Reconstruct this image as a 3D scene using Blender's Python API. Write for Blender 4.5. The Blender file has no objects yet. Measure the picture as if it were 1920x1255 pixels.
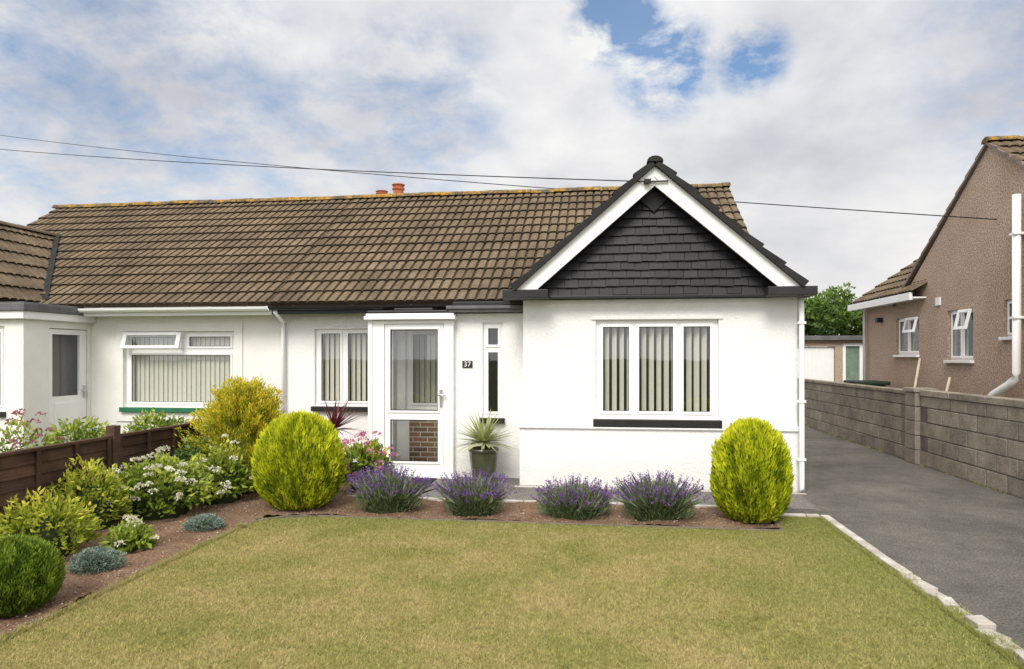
import bpy, bmesh, math, random
import numpy as np
from mathutils import Matrix, Vector, noise
random.seed(7); rng=np.random.default_rng(7)
S=bpy.context.scene; COL=S.collection
rad=math.radians
# ------------------------------------------------------------------ materials
def nt(name):
    m=bpy.data.materials.new(name); m.use_nodes=True; t=m.node_tree; t.nodes.clear()
    o=t.nodes.new('ShaderNodeOutputMaterial'); return m,t,o
def N(t,typ,**k):
    n=t.nodes.new(typ)
    for a,b in k.items(): setattr(n,a,b)
    return n
def ramp(t,stops,fac,interp='LINEAR'):
    r=N(t,'ShaderNodeValToRGB'); r.color_ramp.interpolation=interp
    e=r.color_ramp.elements
    while len(e)<len(stops): e.new(.5)
    for i,(p,c) in enumerate(stops):
        e[i].position=p; e[i].color=(c[0],c[1],c[2],1)
    t.links.new(fac,r.inputs[0]); return r.outputs[0]
def noi(t,co,scale,detail=6,rough=.6,dist=0):
    n=N(t,'ShaderNodeTexNoise'); n.inputs['Scale'].default_value=scale; n.inputs['Detail'].default_value=detail
    n.inputs['Roughness'].default_value=rough; n.inputs['Distortion'].default_value=dist
    t.links.new(co,n.inputs['Vector']); return n.outputs[0]
def mixc(t,f,a,b,mode='MIX'):
    m=N(t,'ShaderNodeMix',data_type='RGBA',blend_type=mode)
    for s,v in ((m.inputs[0],f),(m.inputs[6],a),(m.inputs[7],b)):
        if hasattr(v,'links'): t.links.new(v,s)
        elif isinstance(v,(int,float)): s.default_value=v
        else: s.default_value=(v[0],v[1],v[2],1)
    return m.outputs[2]
def mth(t,op,a,b=0.,c=None):
    m=N(t,'ShaderNodeMath',operation=op)
    for i,v in enumerate((a,b,c)):
        if v is None: continue
        if hasattr(v,'links'): t.links.new(v,m.inputs[i])
        else: m.inputs[i].default_value=v
    return m.outputs[0]
def pm(name,stops,scale=5,rough=.8,bump=0,bscale=60,bdist=.01,spec=.3,tint=None,fine=None,detail=6,metal=0,grime=None,stretch=None,fine2=None,fine3=None):
    """noise ramp base colour + optional tint attribute + fine speckle + bump"""
    m,t,o=nt(name); p=N(t,'ShaderNodeBsdfPrincipled'); t.links.new(p.outputs[0],o.inputs[0])
    co=N(t,'ShaderNodeTexCoord').outputs['Object']
    c=ramp(t,stops,noi(t,co,scale,detail))
    if tint:
        a=N(t,'ShaderNodeAttribute',attribute_name='tint')
        c=mixc(t,1.,c,ramp(t,tint,a.outputs['Fac']),'MULTIPLY')
    if fine: c=mixc(t,1.,c,ramp(t,fine[1],noi(t,co,fine[0],3,.7)),'MULTIPLY')
    if fine2: c=mixc(t,1.,c,ramp(t,fine2[1],noi(t,co,fine2[0],5,.7)),'MULTIPLY')
    if fine3: c=mixc(t,1.,c,ramp(t,fine3[1],noi(t,co,fine3[0],7,.65,.6)),'MULTIPLY')
    if stretch:
        mp=N(t,'ShaderNodeMapping'); mp.inputs['Scale'].default_value=stretch[0]; t.links.new(co,mp.inputs[0])
        c=mixc(t,1.,c,ramp(t,stretch[1],noi(t,mp.outputs[0],1.,5,.65)),'MULTIPLY')
    if grime:
        z=N(t,'ShaderNodeSeparateXYZ'); t.links.new(co,z.inputs[0])
        g=mth(t,'SUBTRACT',1.,mth(t,'DIVIDE',z.outputs[2],grime[0])); 
        g=mth(t,'MULTIPLY',mth(t,'MAXIMUM',g,0.),noi(t,co,9,6,.7)); g=mth(t,'MULTIPLY',g,grime[1])
        c=mixc(t,g,c,grime[2])
    t.links.new(c,p.inputs['Base Color'])
    p.inputs['Roughness'].default_value=rough; p.inputs['Specular IOR Level'].default_value=spec
    p.inputs['Metallic'].default_value=metal
    if bump:
        b=N(t,'ShaderNodeBump'); b.inputs['Strength'].default_value=bump; b.inputs['Distance'].default_value=bdist
        t.links.new(noi(t,co,bscale,4,.65),b.inputs['Height']); t.links.new(b.outputs[0],p.inputs['Normal'])
    return m
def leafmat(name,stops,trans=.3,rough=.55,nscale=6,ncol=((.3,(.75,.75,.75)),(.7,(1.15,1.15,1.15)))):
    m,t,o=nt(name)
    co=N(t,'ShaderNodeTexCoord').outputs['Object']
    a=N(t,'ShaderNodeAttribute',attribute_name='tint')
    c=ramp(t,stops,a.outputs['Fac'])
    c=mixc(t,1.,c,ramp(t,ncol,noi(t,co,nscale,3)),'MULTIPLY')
    p=N(t,'ShaderNodeBsdfPrincipled'); p.inputs['Roughness'].default_value=rough; p.inputs['Specular IOR Level'].default_value=.25
    t.links.new(c,p.inputs['Base Color'])
    tr=N(t,'ShaderNodeBsdfTranslucent'); t.links.new(c,tr.inputs[0])
    mx=N(t,'ShaderNodeMixShader'); mx.inputs[0].default_value=trans
    t.links.new(p.outputs[0],mx.inputs[1]); t.links.new(tr.outputs[0],mx.inputs[2]); t.links.new(mx.outputs[0],o.inputs[0])
    return m
def g(v): return (v,v,v)
M={}
M['render']=pm('white_render',[(.3,(.84,.83,.81)),(.7,(.89,.88,.86))],2.5,.85,.8,42,.016,.2,grime=(.5,.6,(.50,.47,.42)))
M['render2']=pm('cream_render',[(.3,(.80,.785,.74)),(.7,(.86,.845,.80))],2.5,.85,.6,45,.015,.2,grime=(.7,.6,(.45,.43,.38)))
M['upvc']=pm('white_upvc',[(.3,(.84,.84,.83)),(.7,(.88,.88,.87))],3,.3,spec=.5)
M['wpaint']=pm('white_paint',[(.3,(.80,.79,.77)),(.7,(.86,.85,.84))],4,.45,.1,30,.003)
M['black']=pm('black_paint',[(.3,g(.012)),(.7,g(.022))],5,.42,.1,40,.003,.4)
M['slate']=pm('black_slate',[(.3,(.008,.008,.0095)),(.7,(.015,.015,.0175))],6,.5,.3,50,.004,.3,tint=[(0,g(.6)),(1,g(1.5))])
M['lead']=pm('grey_lead',[(.3,g(.09)),(.7,g(.16))],4,.6,.3,12,.01)
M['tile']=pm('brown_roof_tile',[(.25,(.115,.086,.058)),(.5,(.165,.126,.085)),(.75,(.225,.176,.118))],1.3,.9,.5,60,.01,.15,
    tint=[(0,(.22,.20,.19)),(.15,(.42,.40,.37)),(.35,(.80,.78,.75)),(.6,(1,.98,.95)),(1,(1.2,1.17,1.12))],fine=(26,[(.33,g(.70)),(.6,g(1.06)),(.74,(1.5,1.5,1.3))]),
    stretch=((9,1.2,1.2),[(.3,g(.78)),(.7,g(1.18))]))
M['tiledark']=pm('dark_roof_tile',[(.3,(.02,.02,.021)),(.7,(.04,.038,.036))],4,.8,.4,40,.01,.2,tint=[(0,g(.5)),(1,g(1.3))])
M['vergebrown']=pm('verge_mortar',[(.3,(.16,.125,.10)),(.7,(.28,.23,.20))],7,.9,.4,40,.01,.2)
M['ridge']=pm('lichen_ridge_tile',[(.38,(.13,.105,.08)),(.47,(.20,.15,.08)),(.58,(.45,.25,.045)),(.68,(.30,.22,.10))],5,.95,.6,40,.012,.1,fine=(30,[(.35,g(.45)),(.6,g(1.1))]))
M['terra']=pm('terracotta',[(.3,(.32,.09,.045)),(.7,(.48,.15,.08))],8,.8,.2,40,.004)
M['greensill']=pm('green_paint',[(.3,(.02,.12,.06)),(.7,(.03,.18,.09))],6,.5)
M['dark']=pm('dark_interior',[(.3,(.04,.037,.034)),(.7,(.09,.083,.076))],1.5,.9)
M['tarmac']=pm('tarmac',[(.3,(.098,.091,.080)),(.5,(.130,.121,.108)),(.7,(.17,.158,.14))],.8,.92,.9,90,.01,.15,
    fine=(60,[(.33,g(.5)),(.5,g(1.)),(.68,(1.6,1.57,1.5))]),fine2=(6,[(.3,g(.82)),(.7,g(1.15))]),fine3=(.9,[(.36,g(.84)),(.5,g(1.)),(.64,(1.12,1.11,1.08))]))
M['path']=pm('path_tarmac',[(.3,(.14,.13,.12)),(.7,(.21,.195,.175))],2,.9,.8,90,.008,.2,fine=(50,[(.35,g(.55)),(.65,g(1.4))]))
M['soil']=pm('soil',[(.25,(.155,.090,.056)),(.5,(.25,.155,.10)),(.75,(.35,.24,.165))],2.2,.95,1.,45,.03,.1,fine=(60,[(.3,g(.5)),(.55,g(1.)),(.75,(1.7,1.65,1.55))]))
M['stone']=pm('stone_chip',[(.3,(.24,.18,.135)),(.7,(.42,.35,.29))],9,.9,tint=[(0,g(.5)),(1,g(1.3))])
M['kerb']=pm('kerb_concrete',[(.3,(.34,.30,.25)),(.55,(.50,.46,.41)),(.75,(.66,.63,.58))],5,.9,.6,50,.01,.15)
M['edging']=pm('edging_concrete',[(.3,(.12,.095,.075)),(.7,(.21,.175,.14))],6,.9,.5,50,.008,.15)
M['block']=pm('concrete_block',[(.25,(.245,.212,.172)),(.5,(.325,.285,.235)),(.75,(.405,.36,.30))],2.2,.95,.8,60,.012,.1,
    tint=[(0,(.82,.81,.81)),(1,(1.14,1.12,1.08))],fine=(60,[(.32,g(.6)),(.65,g(1.2))]),fine2=(3,[(.3,g(.72)),(.7,g(1.16))]))
M['mortar']=pm('mortar',[(.3,(.10,.088,.074)),(.7,(.17,.15,.13))],6,.95,.5,60,.008)
M['dash']=pm('pebbledash',[(.3,(.46,.335,.255)),(.7,(.56,.43,.335))],1.2,.95,1.,45,.03,.1,fine=(38,[(.35,g(.52)),(.5,g(.98)),(.64,(1.4,1.4,1.4))]))
M['fence']=pm('stained_timber',[(.3,(.05,.028,.019)),(.7,(.11,.062,.040))],5,.8,.5,30,.006,.2,tint=[(0,g(.7)),(1,g(1.35))],stretch=((30,2,60),[(.3,g(.7)),(.7,g(1.25))]))
M['ground']=pm('rough_grass',[(.3,(.07,.09,.025)),(.7,(.14,.14,.05))],.7,.95,.8,20,.05)
M['core']=pm('foliage_core',[(.3,(.012,.02,.004)),(.7,(.025,.035,.008))],8,.95)
M['coregold']=pm('golden_core',[(.3,(.08,.10,.008)),(.7,(.14,.16,.012))],8,.95)
M['pot']=pm('glazed_pot',[(.3,(.045,.052,.024)),(.7,(.085,.09,.045))],4,.22,.05,20,.002,.6)
M['bark']=pm('bark',[(.3,(.05,.035,.025)),(.7,(.10,.075,.055))],12,.9,.6,30,.01)
M['mat']=pm('door_mat',[(.3,g(.015)),(.7,g(.03))],30,.95,.6,80,.005)
M['bin']=pm('green_plastic',[(.3,(.012,.025,.014)),(.7,(.02,.036,.02))],5,.6)
M['cable']=pm('black_cable',[(.3,g(.012)),(.7,g(.02))],5,.6)
M['metal']=pm('brushed_metal',[(.3,g(.5)),(.7,g(.62))],5,.3,metal=1)
M['plate']=pm('slate_plate',[(.3,g(.025)),(.7,g(.04))],9,.5)
M['polem']=pm('weathered_pole',[(.3,(.5,.42,.3)),(.7,(.65,.58,.45))],6,.8)
def blindmat():
    m,t,o=nt('blind_fabric'); co=N(t,'ShaderNodeTexCoord').outputs['Object']; c=ramp(t,[(.3,(.80,.77,.68)),(.7,(.86,.83,.74))],noi(t,co,4,3))
    d=N(t,'ShaderNodeBsdfDiffuse'); tr=N(t,'ShaderNodeBsdfTranslucent'); t.links.new(c,d.inputs[0]); t.links.new(c,tr.inputs[0])
    mx=N(t,'ShaderNodeMixShader'); mx.inputs[0].default_value=.2; t.links.new(d.outputs[0],mx.inputs[1]); t.links.new(tr.outputs[0],mx.inputs[2]); t.links.new(mx.outputs[0],o.inputs[0]); return m
M['blind']=blindmat()
def brick():
    m,t,o=nt('brown_brick'); p=N(t,'ShaderNodeBsdfPrincipled'); t.links.new(p.outputs[0],o.inputs[0])
    co=N(t,'ShaderNodeTexCoord').outputs['Object']; mp=N(t,'ShaderNodeMapping'); mp.inputs['Rotation'].default_value=(rad(90),0,0)
    t.links.new(co,mp.inputs[0]); b=N(t,'ShaderNodeTexBrick'); t.links.new(mp.outputs[0],b.inputs['Vector'])
    b.inputs['Color1'].default_value=(.25,.13,.085,1); b.inputs['Color2'].default_value=(.13,.075,.055,1); b.inputs['Mortar'].default_value=(.46,.42,.36,1)
    b.inputs['Scale'].default_value=1; b.inputs['Brick Width'].default_value=.225; b.inputs['Row Height'].default_value=.075; b.inputs['Mortar Size'].default_value=.008
    t.links.new(b.outputs[0],p.inputs[0]); p.inputs['Roughness'].default_value=.9; return m
M['brick']=brick()
def glass():
    m,t,o=nt('window_glass'); tr=N(t,'ShaderNodeBsdfTransparent'); tr.inputs[0].default_value=(.93,.95,.94,1)
    gl=N(t,'ShaderNodeBsdfGlossy'); gl.inputs['Roughness'].default_value=.015; gl.inputs[0].default_value=(.95,.97,1,1)
    co=N(t,'ShaderNodeTexCoord').outputs['Object']
    b=N(t,'ShaderNodeBump'); b.inputs['Strength'].default_value=.06; b.inputs['Distance'].default_value=.01
    t.links.new(noi(t,co,2.5,1),b.inputs['Height']); t.links.new(b.outputs[0],gl.inputs['Normal'])
    ge=N(t,'ShaderNodeNewGeometry'); dp=N(t,'ShaderNodeVectorMath',operation='DOT_PRODUCT'); t.links.new(ge.outputs['Normal'],dp.inputs[0]); t.links.new(ge.outputs['Incoming'],dp.inputs[1])
    c=mth(t,'ABSOLUTE',dp.outputs['Value']); f=mth(t,'POWER',mth(t,'SUBTRACT',1.,c),5.)   # two-sided Schlick reflectance of double glazing
    mx=N(t,'ShaderNodeMixShader'); t.links.new(mth(t,'ADD',mth(t,'MULTIPLY',f,.85),.10),mx.inputs[0])
    t.links.new(tr.outputs[0],mx.inputs[1]); t.links.new(gl.outputs[0],mx.inputs[2]); t.links.new(mx.outputs[0],o.inputs[0]); return m
M['glass']=glass()
def lawnmat(name,blade):
    m,t,o=nt(name); co=N(t,'ShaderNodeTexCoord').outputs['Object']
    mp=N(t,'ShaderNodeMapping'); mp.inputs['Scale'].default_value=(1,1,0); t.links.new(co,mp.inputs[0])
    c=ramp(t,[(.28,(.305,.31,.10)),(.43,(.395,.365,.135)),(.56,(.475,.405,.18)),(.72,(.54,.44,.235))],noi(t,mp.outputs[0],1.5,10,.68,.1))
    sp=N(t,'ShaderNodeSeparateXYZ'); t.links.new(co,sp.inputs[0])
    e=mth(t,'MAXIMUM',mth(t,'DIVIDE',mth(t,'SUBTRACT',sp.outputs[0],.9),1.3),mth(t,'DIVIDE',mth(t,'SUBTRACT',sp.outputs[1],6.0),.8))
    e=mth(t,'MULTIPLY',mth(t,'MINIMUM',mth(t,'MAXIMUM',e,0.),1.),mth(t,'MULTIPLY',noi(t,mp.outputs[0],3,4),1.1))
    c=mixc(t,e,c,(.27,.315,.085))
    c=mixc(t,1.,c,ramp(t,[(.3,g(.78)),(.7,g(1.18))],noi(t,mp.outputs[0],20,5,.75)),'MULTIPLY')
    if blade:
        a=N(t,'ShaderNodeAttribute',attribute_name='tint'); c=mixc(t,1.,c,ramp(t,[(0,(.62,.74,.55)),(.5,(1,1,1)),(1,(1.36,1.30,1.3))],a.outputs['Fac']),'MULTIPLY')
    else: c=mixc(t,1.,c,g(.62),'MULTIPLY')
    p=N(t,'ShaderNodeBsdfDiffuse'); t.links.new(c,p.inputs[0])
    if blade:
        tr=N(t,'ShaderNodeBsdfTranslucent'); t.links.new(c,tr.inputs[0]); mx=N(t,'ShaderNodeMixShader'); mx.inputs[0].default_value=.35
        t.links.new(p.outputs[0],mx.inputs[1]); t.links.new(tr.outputs[0],mx.inputs[2]); t.links.new(mx.outputs[0],o.inputs[0])
    else: t.links.new(p.outputs[0],o.inputs[0])
    return m
M['lawn']=lawnmat('lawn_turf',False); M['blade']=lawnmat('grass_blade',True)
M['thuja']=leafmat('golden_thuja',[(0,(.12,.18,.010)),(.4,(.40,.48,.018)),(.8,(.66,.70,.03)),(1,(.80,.80,.05))],.25)
M['gold']=leafmat('golden_conifer',[(0,(.14,.18,.018)),(.4,(.46,.46,.03)),(.8,(.78,.64,.05)),(1,(.88,.60,.08))],.25)
M['green']=leafmat('green_globe',[(0,(.05,.09,.010)),(.5,(.15,.25,.022)),(1,(.30,.40,.05))],.25)
M['lav']=leafmat('lavender_leaf',[(0,(.08,.12,.045)),(.5,(.24,.31,.15)),(1,(.40,.45,.26))],.2)
M['purple']=leafmat('lavender_flower',[(0,(.10,.04,.20)),(.5,(.22,.10,.37)),(1,(.40,.24,.54))],.25)
M['hyd']=leafmat('hydrangea_leaf',[(0,(.07,.12,.016)),(.5,(.27,.37,.045)),(1,(.56,.60,.11))],.35)
M['hydy']=leafmat('yellow_leaf',[(0,(.11,.16,.016)),(.5,(.38,.44,.045)),(1,(.70,.66,.09))],.35)
M['dkleaf']=leafmat('dark_leaf',[(0,(.025,.05,.014)),(.5,(.075,.14,.04)),(1,(.18,.27,.08))],.2,.4)
M['silver']=leafmat('silver_leaf',[(0,(.09,.13,.10)),(.5,(.21,.28,.22)),(1,(.36,.43,.37))],.15)
M['whitef']=leafmat('white_petal',[(0,(.70,.68,.48)),(1,(.90,.88,.74))],.3)
M['pinkf']=leafmat('pink_petal',[(0,(.50,.12,.26)),(1,(.82,.36,.52))],.3)
M['dustf']=leafmat('dusky_pink_petal',[(0,(.32,.11,.14)),(1,(.60,.28,.33))],.3)
M['yucca']=leafmat('yucca_leaf',[(0,(.14,.20,.05)),(.5,(.40,.46,.18)),(1,(.70,.70,.38))],.2,.4)
M['red']=leafmat('red_cordyline',[(0,(.07,.018,.02)),(1,(.24,.06,.07))],.2,.4)
M['treeleaf']=leafmat('tree_leaf',[(0,(.04,.08,.016)),(.5,(.13,.22,.04)),(1,(.26,.36,.09))],.3,nscale=1.5)
# ------------------------------------------------------------------ object helpers
def thing(name,loc,label,cat,group=None):
    e=bpy.data.objects.new(name,None); e.location=loc; e.empty_display_size=.2; COL.objects.link(e)
    e['label']=label; e['category']=cat
    if group: e['group']=group
    return e
def par(o,p):
    if p is None: return o
    o.parent=p
    o.matrix_parent_inverse=Matrix.Translation(-TL[p.name]) if p.name in TL else Matrix.Identity(4)
    return o
TL={}
def T(name,loc,label,cat,group=None):
    e=thing(name,loc,label,cat,group); TL[e.name]=Vector(loc); return e
class MB:
    def __init__(s,mx=None): s.v=[];s.f=[];s.t=[];s.mx=mx
    def add(s,vs,fs,tint=.5):
        n=len(s.v)
        for p in vs:
            p=Vector(p); s.v.append(tuple(s.mx@p) if s.mx else tuple(p))
        for i,f in enumerate(fs): s.f.append(tuple(n+q for q in f)); s.t.append(tint[i] if isinstance(tint,list) else tint)
    def box(s,x0,x1,y0,y1,z0,z1,tint=.5):
        s.add([(x0,y0,z0),(x1,y0,z0),(x1,y1,z0),(x0,y1,z0),(x0,y0,z1),(x1,y0,z1),(x1,y1,z1),(x0,y1,z1)],
              [(0,3,2,1),(4,5,6,7),(0,1,5,4),(1,2,6,5),(2,3,7,6),(3,0,4,7)],tint)
    def prism(s,poly,y0,y1,tint=.5):
        n=len(poly)
        s.add([(x,y0,z) for x,z in poly]+[(x,y1,z) for x,z in poly],
              [tuple(range(n)),tuple(range(2*n-1,n-1,-1))]+[(i,i+n,(i+1)%n+n,(i+1)%n) for i in range(n)],tint)
    def panel(s,x0,x1,z0,z1,holes,y0,y1,tint=.5):
        xs=sorted({x0,x1}|{h[i] for h in holes for i in (0,1)}); zs=sorted({z0,z1}|{h[i] for h in holes for i in (2,3)})
        xs=[x for x in xs if x0<=x<=x1]; zs=[z for z in zs if z0<=z<=z1]
        def solid(i,j):
            if i<0 or j<0 or i>=len(xs)-1 or j>=len(zs)-1: return False
            cx=(xs[i]+xs[i+1])/2; cz=(zs[j]+zs[j+1])/2
            return not any(h[0]<cx<h[1] and h[2]<cz<h[3] for h in holes)
        for i in range(len(xs)-1):
            for j in range(len(zs)-1):
                if not solid(i,j): continue
                a,b,c,d=xs[i],xs[i+1],zs[j],zs[j+1]
                s.add([(a,y0,c),(b,y0,c),(b,y0,d),(a,y0,d)],[(0,1,2,3)],tint)
                s.add([(a,y1,c),(b,y1,c),(b,y1,d),(a,y1,d)],[(3,2,1,0)],tint)
                if not solid(i-1,j): s.add([(a,y0,c),(a,y0,d),(a,y1,d),(a,y1,c)],[(0,1,2,3)],tint)
                if not solid(i+1,j): s.add([(b,y0,c),(b,y1,c),(b,y1,d),(b,y0,d)],[(0,1,2,3)],tint)
                if not solid(i,j-1): s.add([(a,y0,c),(a,y1,c),(b,y1,c),(b,y0,c)],[(0,1,2,3)],tint)
                if not solid(i,j+1): s.add([(a,y0,d),(b,y0,d),(b,y1,d),(a,y1,d)],[(0,1,2,3)],tint)
    def obj(s,name,mat,parent=None,bevel=0,smooth=False,merge=True):
        me=bpy.data.meshes.new(name); me.from_pydata(s.v,[],s.f); me.update()
        at=me.attributes.new('tint','FLOAT','FACE'); at.data.foreach_set('value',s.t)
        if merge:
            bm=bmesh.new(); bm.from_mesh(me); bmesh.ops.remove_doubles(bm,verts=bm.verts,dist=.0002); bmesh.ops.recalc_face_normals(bm,faces=bm.faces); bm.to_mesh(me); bm.free()
        o=bpy.data.objects.new(name,me); COL.objects.link(o); me.materials.append(M[mat])
        if bevel:
            b=o.modifiers.new('b','BEVEL'); b.width=bevel; b.segments=2; b.limit_method='ANGLE'
        if smooth:
            me.polygons.foreach_set('use_smooth',[True]*len(me.polygons))
        return par(o,parent)
def trimesh(name,V,F,tint,mat,parent=None):
    me=bpy.data.meshes.new(name); V=np.asarray(V,np.float32); F=np.asarray(F,np.int32)
    me.vertices.add(len(V)); me.vertices.foreach_set('co',V.ravel()); me.loops.add(F.size); me.loops.foreach_set('vertex_index',F.ravel())
    me.polygons.add(len(F)); me.polygons.foreach_set('loop_start',np.arange(0,F.size,3,dtype=np.int32)); me.update(calc_edges=True)
    at=me.attributes.new('tint','FLOAT','FACE'); at.data.foreach_set('value',np.asarray(tint,np.float32))
    me.materials.append(M[mat]); o=bpy.data.objects.new(name,me); COL.objects.link(o); return par(o,parent)
def tube(name,pts,r,mat,parent=None,n=8,caps=True,radii=None):
    mb=MB(); pts=[Vector(p) for p in pts]; rings=[]
    for i,p in enumerate(pts):
        d=(pts[min(i+1,len(pts)-1)]-pts[max(i-1,0)]).normalized(); up=Vector((0,0,1)) if abs(d.z)<.9 else Vector((1,0,0))
        a=d.cross(up).normalized(); b=d.cross(a).normalized(); rr=radii[i] if radii else r
        rings.append([p+a*rr*math.cos(k*2*math.pi/n)+b*rr*math.sin(k*2*math.pi/n) for k in range(n)])
    vs=[v for rg in rings for v in rg]; fs=[(i*n+k,i*n+(k+1)%n,(i+1)*n+(k+1)%n,(i+1)*n+k) for i in range(len(pts)-1) for k in range(n)]
    if caps: fs+= [tuple(range(n)),tuple((len(pts)-1)*n+k for k in range(n))]
    mb.add(vs,fs); return mb.obj(name,mat,parent,smooth=True)
def Mx(x,y,phi): return Matrix.Translation((x,y,0))@Matrix.Rotation(rad(phi),4,'Z')
# ------------------------------------------------------------------ building parts
def window(parent,mx,x0,x1,z0,z1,panes,rec=.06,blind=None,sill=None,sillmat='black',name='window',proud=.05):
    mb=MB(mx); mb.panel(x0,x1,z0,z1,[p[:4] for p in panes],rec,rec+.06)
    for p in panes:
        a,b,c,d=p[:4]; w=.032
        mb.panel(a-w,b+w,c-w,d+w,[(a+.004,b-.004,c+.004,d-.004)],rec-.016,rec+.003)
    fr=mb.obj(name,'upvc',parent,bevel=.004)
    TL[fr.name]=Vector((0,0,0))
    def sub(o):
        o.parent=fr; return o
    gk=MB(mx)
    for p in panes:
        a,b,c,d=p[:4]
        gm=MB(mx); gm.add([(a,rec+.02,c),(b,rec+.02,c),(b,rec+.02,d),(a,rec+.02,d)],[(0,1,2,3)]); sub(gm.obj('glass','glass',None,merge=False))
        gk.panel(a-.001,b+.001,c-.001,d+.001,[(a+.010,b-.010,c+.010,d-.010)],rec+.008,rec+.014)
    sub(gk.obj('gasket','black',None))
    if blind:
        bm_=MB(mx); ang=rad(blind[0]); sp=blind[1]; w=.089; yb=rec+.10
        x=x0+.05
        while x<x1-.04:
            an=ang+random.uniform(-.06,.06); dx=math.cos(an)*w/2; dy=math.sin(an)*w/2
            bm_.add([(x-dx,yb-dy,z0+.04),(x+dx,yb+dy,z0+.04),(x+dx,yb+dy,z1-.03),(x-dx,yb-dy,z1-.03)],[(0,1,2,3)]); x+=sp
        sub(bm_.obj('blind','blind',None,merge=False))
    if sill:
        sm=MB(mx); sm.box(x0-.03,x1+.03,-proud,rec-.002,z0-sill,z0-.002); sub(sm.obj('sill',sillmat,None,bevel=.006))
    return fr
def tile_slope(name,org,xd,up,width,length,mat,parent,tw=.30,row=.335,seed=1):
    r=random.Random(seed); xd=Vector(xd).normalized(); up=Vector(up).normalized(); nz=xd.cross(up).normalized()
    if nz.z<0: nz=-nz
    # flat-crowned tiles separated by narrow water channels; channels and butt ends tinted dark, painted shade lines
    org=Vector(org); nr=math.ceil(length/row); prof=[(0,0,1),(.018,.0,0),(.034,.020,0),(.085,.025,0),(.136,.020,1)]
    mb=MB(); half=tw/2
    for j in range(nr):
        y0=j*row; y1=min((j+1)*row+.01,length+.01)
        n=math.ceil(width/tw); rowt=r.uniform(-.03,.03)
        for i in range(n):
            tint=min(1,max(.38,r.gauss(.60,.10)+rowt)); jz=r.uniform(-.0015,.0015); jy=r.uniform(-.002,.002)
            pts=[]
            for h in range(2):
                for px,pz,ch in prof:
                    X=i*tw+h*half+px
                    if X<=width: pts.append((X,pz,ch))
            X=min((i+1)*tw-.002,width); pts.append((X,0,1))
            vs=[];fs=[];ts=[];k=len(pts)
            for X,pz,ch in pts: vs.append(org+xd*X+up*(y0+jy-.0)+nz*(-.02))
            for X,pz,ch in pts: vs.append(org+xd*X+up*(y0+jy)+nz*(.037+pz+jz))
            for X,pz,ch in pts: vs.append(org+xd*X+up*y1+nz*(.004+pz+jz))
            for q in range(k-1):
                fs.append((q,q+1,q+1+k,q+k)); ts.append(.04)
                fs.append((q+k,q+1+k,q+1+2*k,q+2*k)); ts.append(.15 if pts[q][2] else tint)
            mb.add(vs,fs,ts)
    return mb.obj(name,mat,parent,merge=False)
def ridge(name,p0,p1,r,mat,parent,seg=.45,seed=3):
    rr=random.Random(seed); p0=Vector(p0);p1=Vector(p1); d=(p1-p0); L=d.length; d.normalize(); s=d.cross(Vector((0,0,1))).normalized(); n=math.ceil(L/seg); mb=MB()
    for i in range(n):
        a=i*seg; b=min((i+1)*seg-.006,L); q=r*(1+rr.uniform(-.06,.06)); dz=rr.uniform(-.010,.010); vs=[];fs=[]
        for t in (a,b):
            for k in range(9):
                an=math.pi*k/8; vs.append(p0+d*t+s*math.cos(an)*q+Vector((0,0,math.sin(an)*q*.7+dz)))
        for k in range(8): fs.append((k,k+1,k+10,k+9))
        fs.append(tuple(range(9))); fs.append(tuple(range(9,18))); mb.add(vs,fs,rr.random())
    return mb.obj(name,mat,parent,merge=False)
EY,EZ,RY,RZ=9.62,2.44,13.2,4.85
UP=Vector((0,RY-EY,RZ-EZ)); ULEN=UP.length
# ================================================================== OUR BUNGALOW
H=T('white_bungalow',(-1,11,0),'white rendered semi-detached bungalow with black slate gable and brown tiled roof','house')
w=MB()
bayW=(-.07,1.45,.87,2.12)
w.panel(-1.0,2.39,0,2.42,[bayW],8.7,8.9)
w.box(2.19,2.39,8.9,16.4,0,2.42); w.box(-1.0,-.8,8.9,9.15,0,2.42)
w.panel(-2.01,-1.0,0,2.25,[(-1.61,-1.33,.825,2.125)],9.15,9.3)
w.panel(-4.93,-2.0,0,2.42,[(-4.40,-3.42,.895,2.085),(-2.95,-2.05,.86,2.08)],10.0,10.2)
w.box(-2.0,2.19,16.2,16.4,0,2.42); w.box(-4.93,-2.0,16.2,16.4,0,2.42)
w.prism([(-.95,2.42),(2.34,2.42),(.645,3.9)],8.62,8.72)
w.obj('wall','render',H)
w=MB(); w.panel(-1.04,2.42,.0,.742,[],8.645,8.699); w.box(2.391,2.42,8.701,10,0,.742)
w.box(-1.055,2.435,8.615,8.699,.745,.775)
w.add([(-1.055,8.615,.776),(2.435,8.615,.776),(2.435,8.699,.80),(-1.055,8.699,.80),(-1.055,8.699,.776),(2.435,8.699,.776)],[(0,1,2,3),(0,3,4),(1,5,2)])
w.obj('plinth','render',H,bevel=.006)
w=MB(); w.box(-.12,1.5,8.68,8.699,2.13,2.165); w.obj('lintel_trim','render',H)
w=MB(Matrix.Translation((2.3,0,0))@Matrix.Rotation(rad(90),4,'Z'))
w.prism([(9.7,2.42),(16.6,2.42),(13.2,4.78)],0,.12); w.obj('side_gable','render',H)
w=MB(); w.box(-4.9,2.1,11.6,11.7,0,2.4); w.obj('interior_wall','dark',H)
window(H,Mx(0,8.7,0),*bayW,[(.02,.354,.96,2.04),(.474,.902,.96,2.04),(1.026,1.357,.96,2.04)],rec=.05,blind=(-50,.094),sill=.1,proud=.09)
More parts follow.
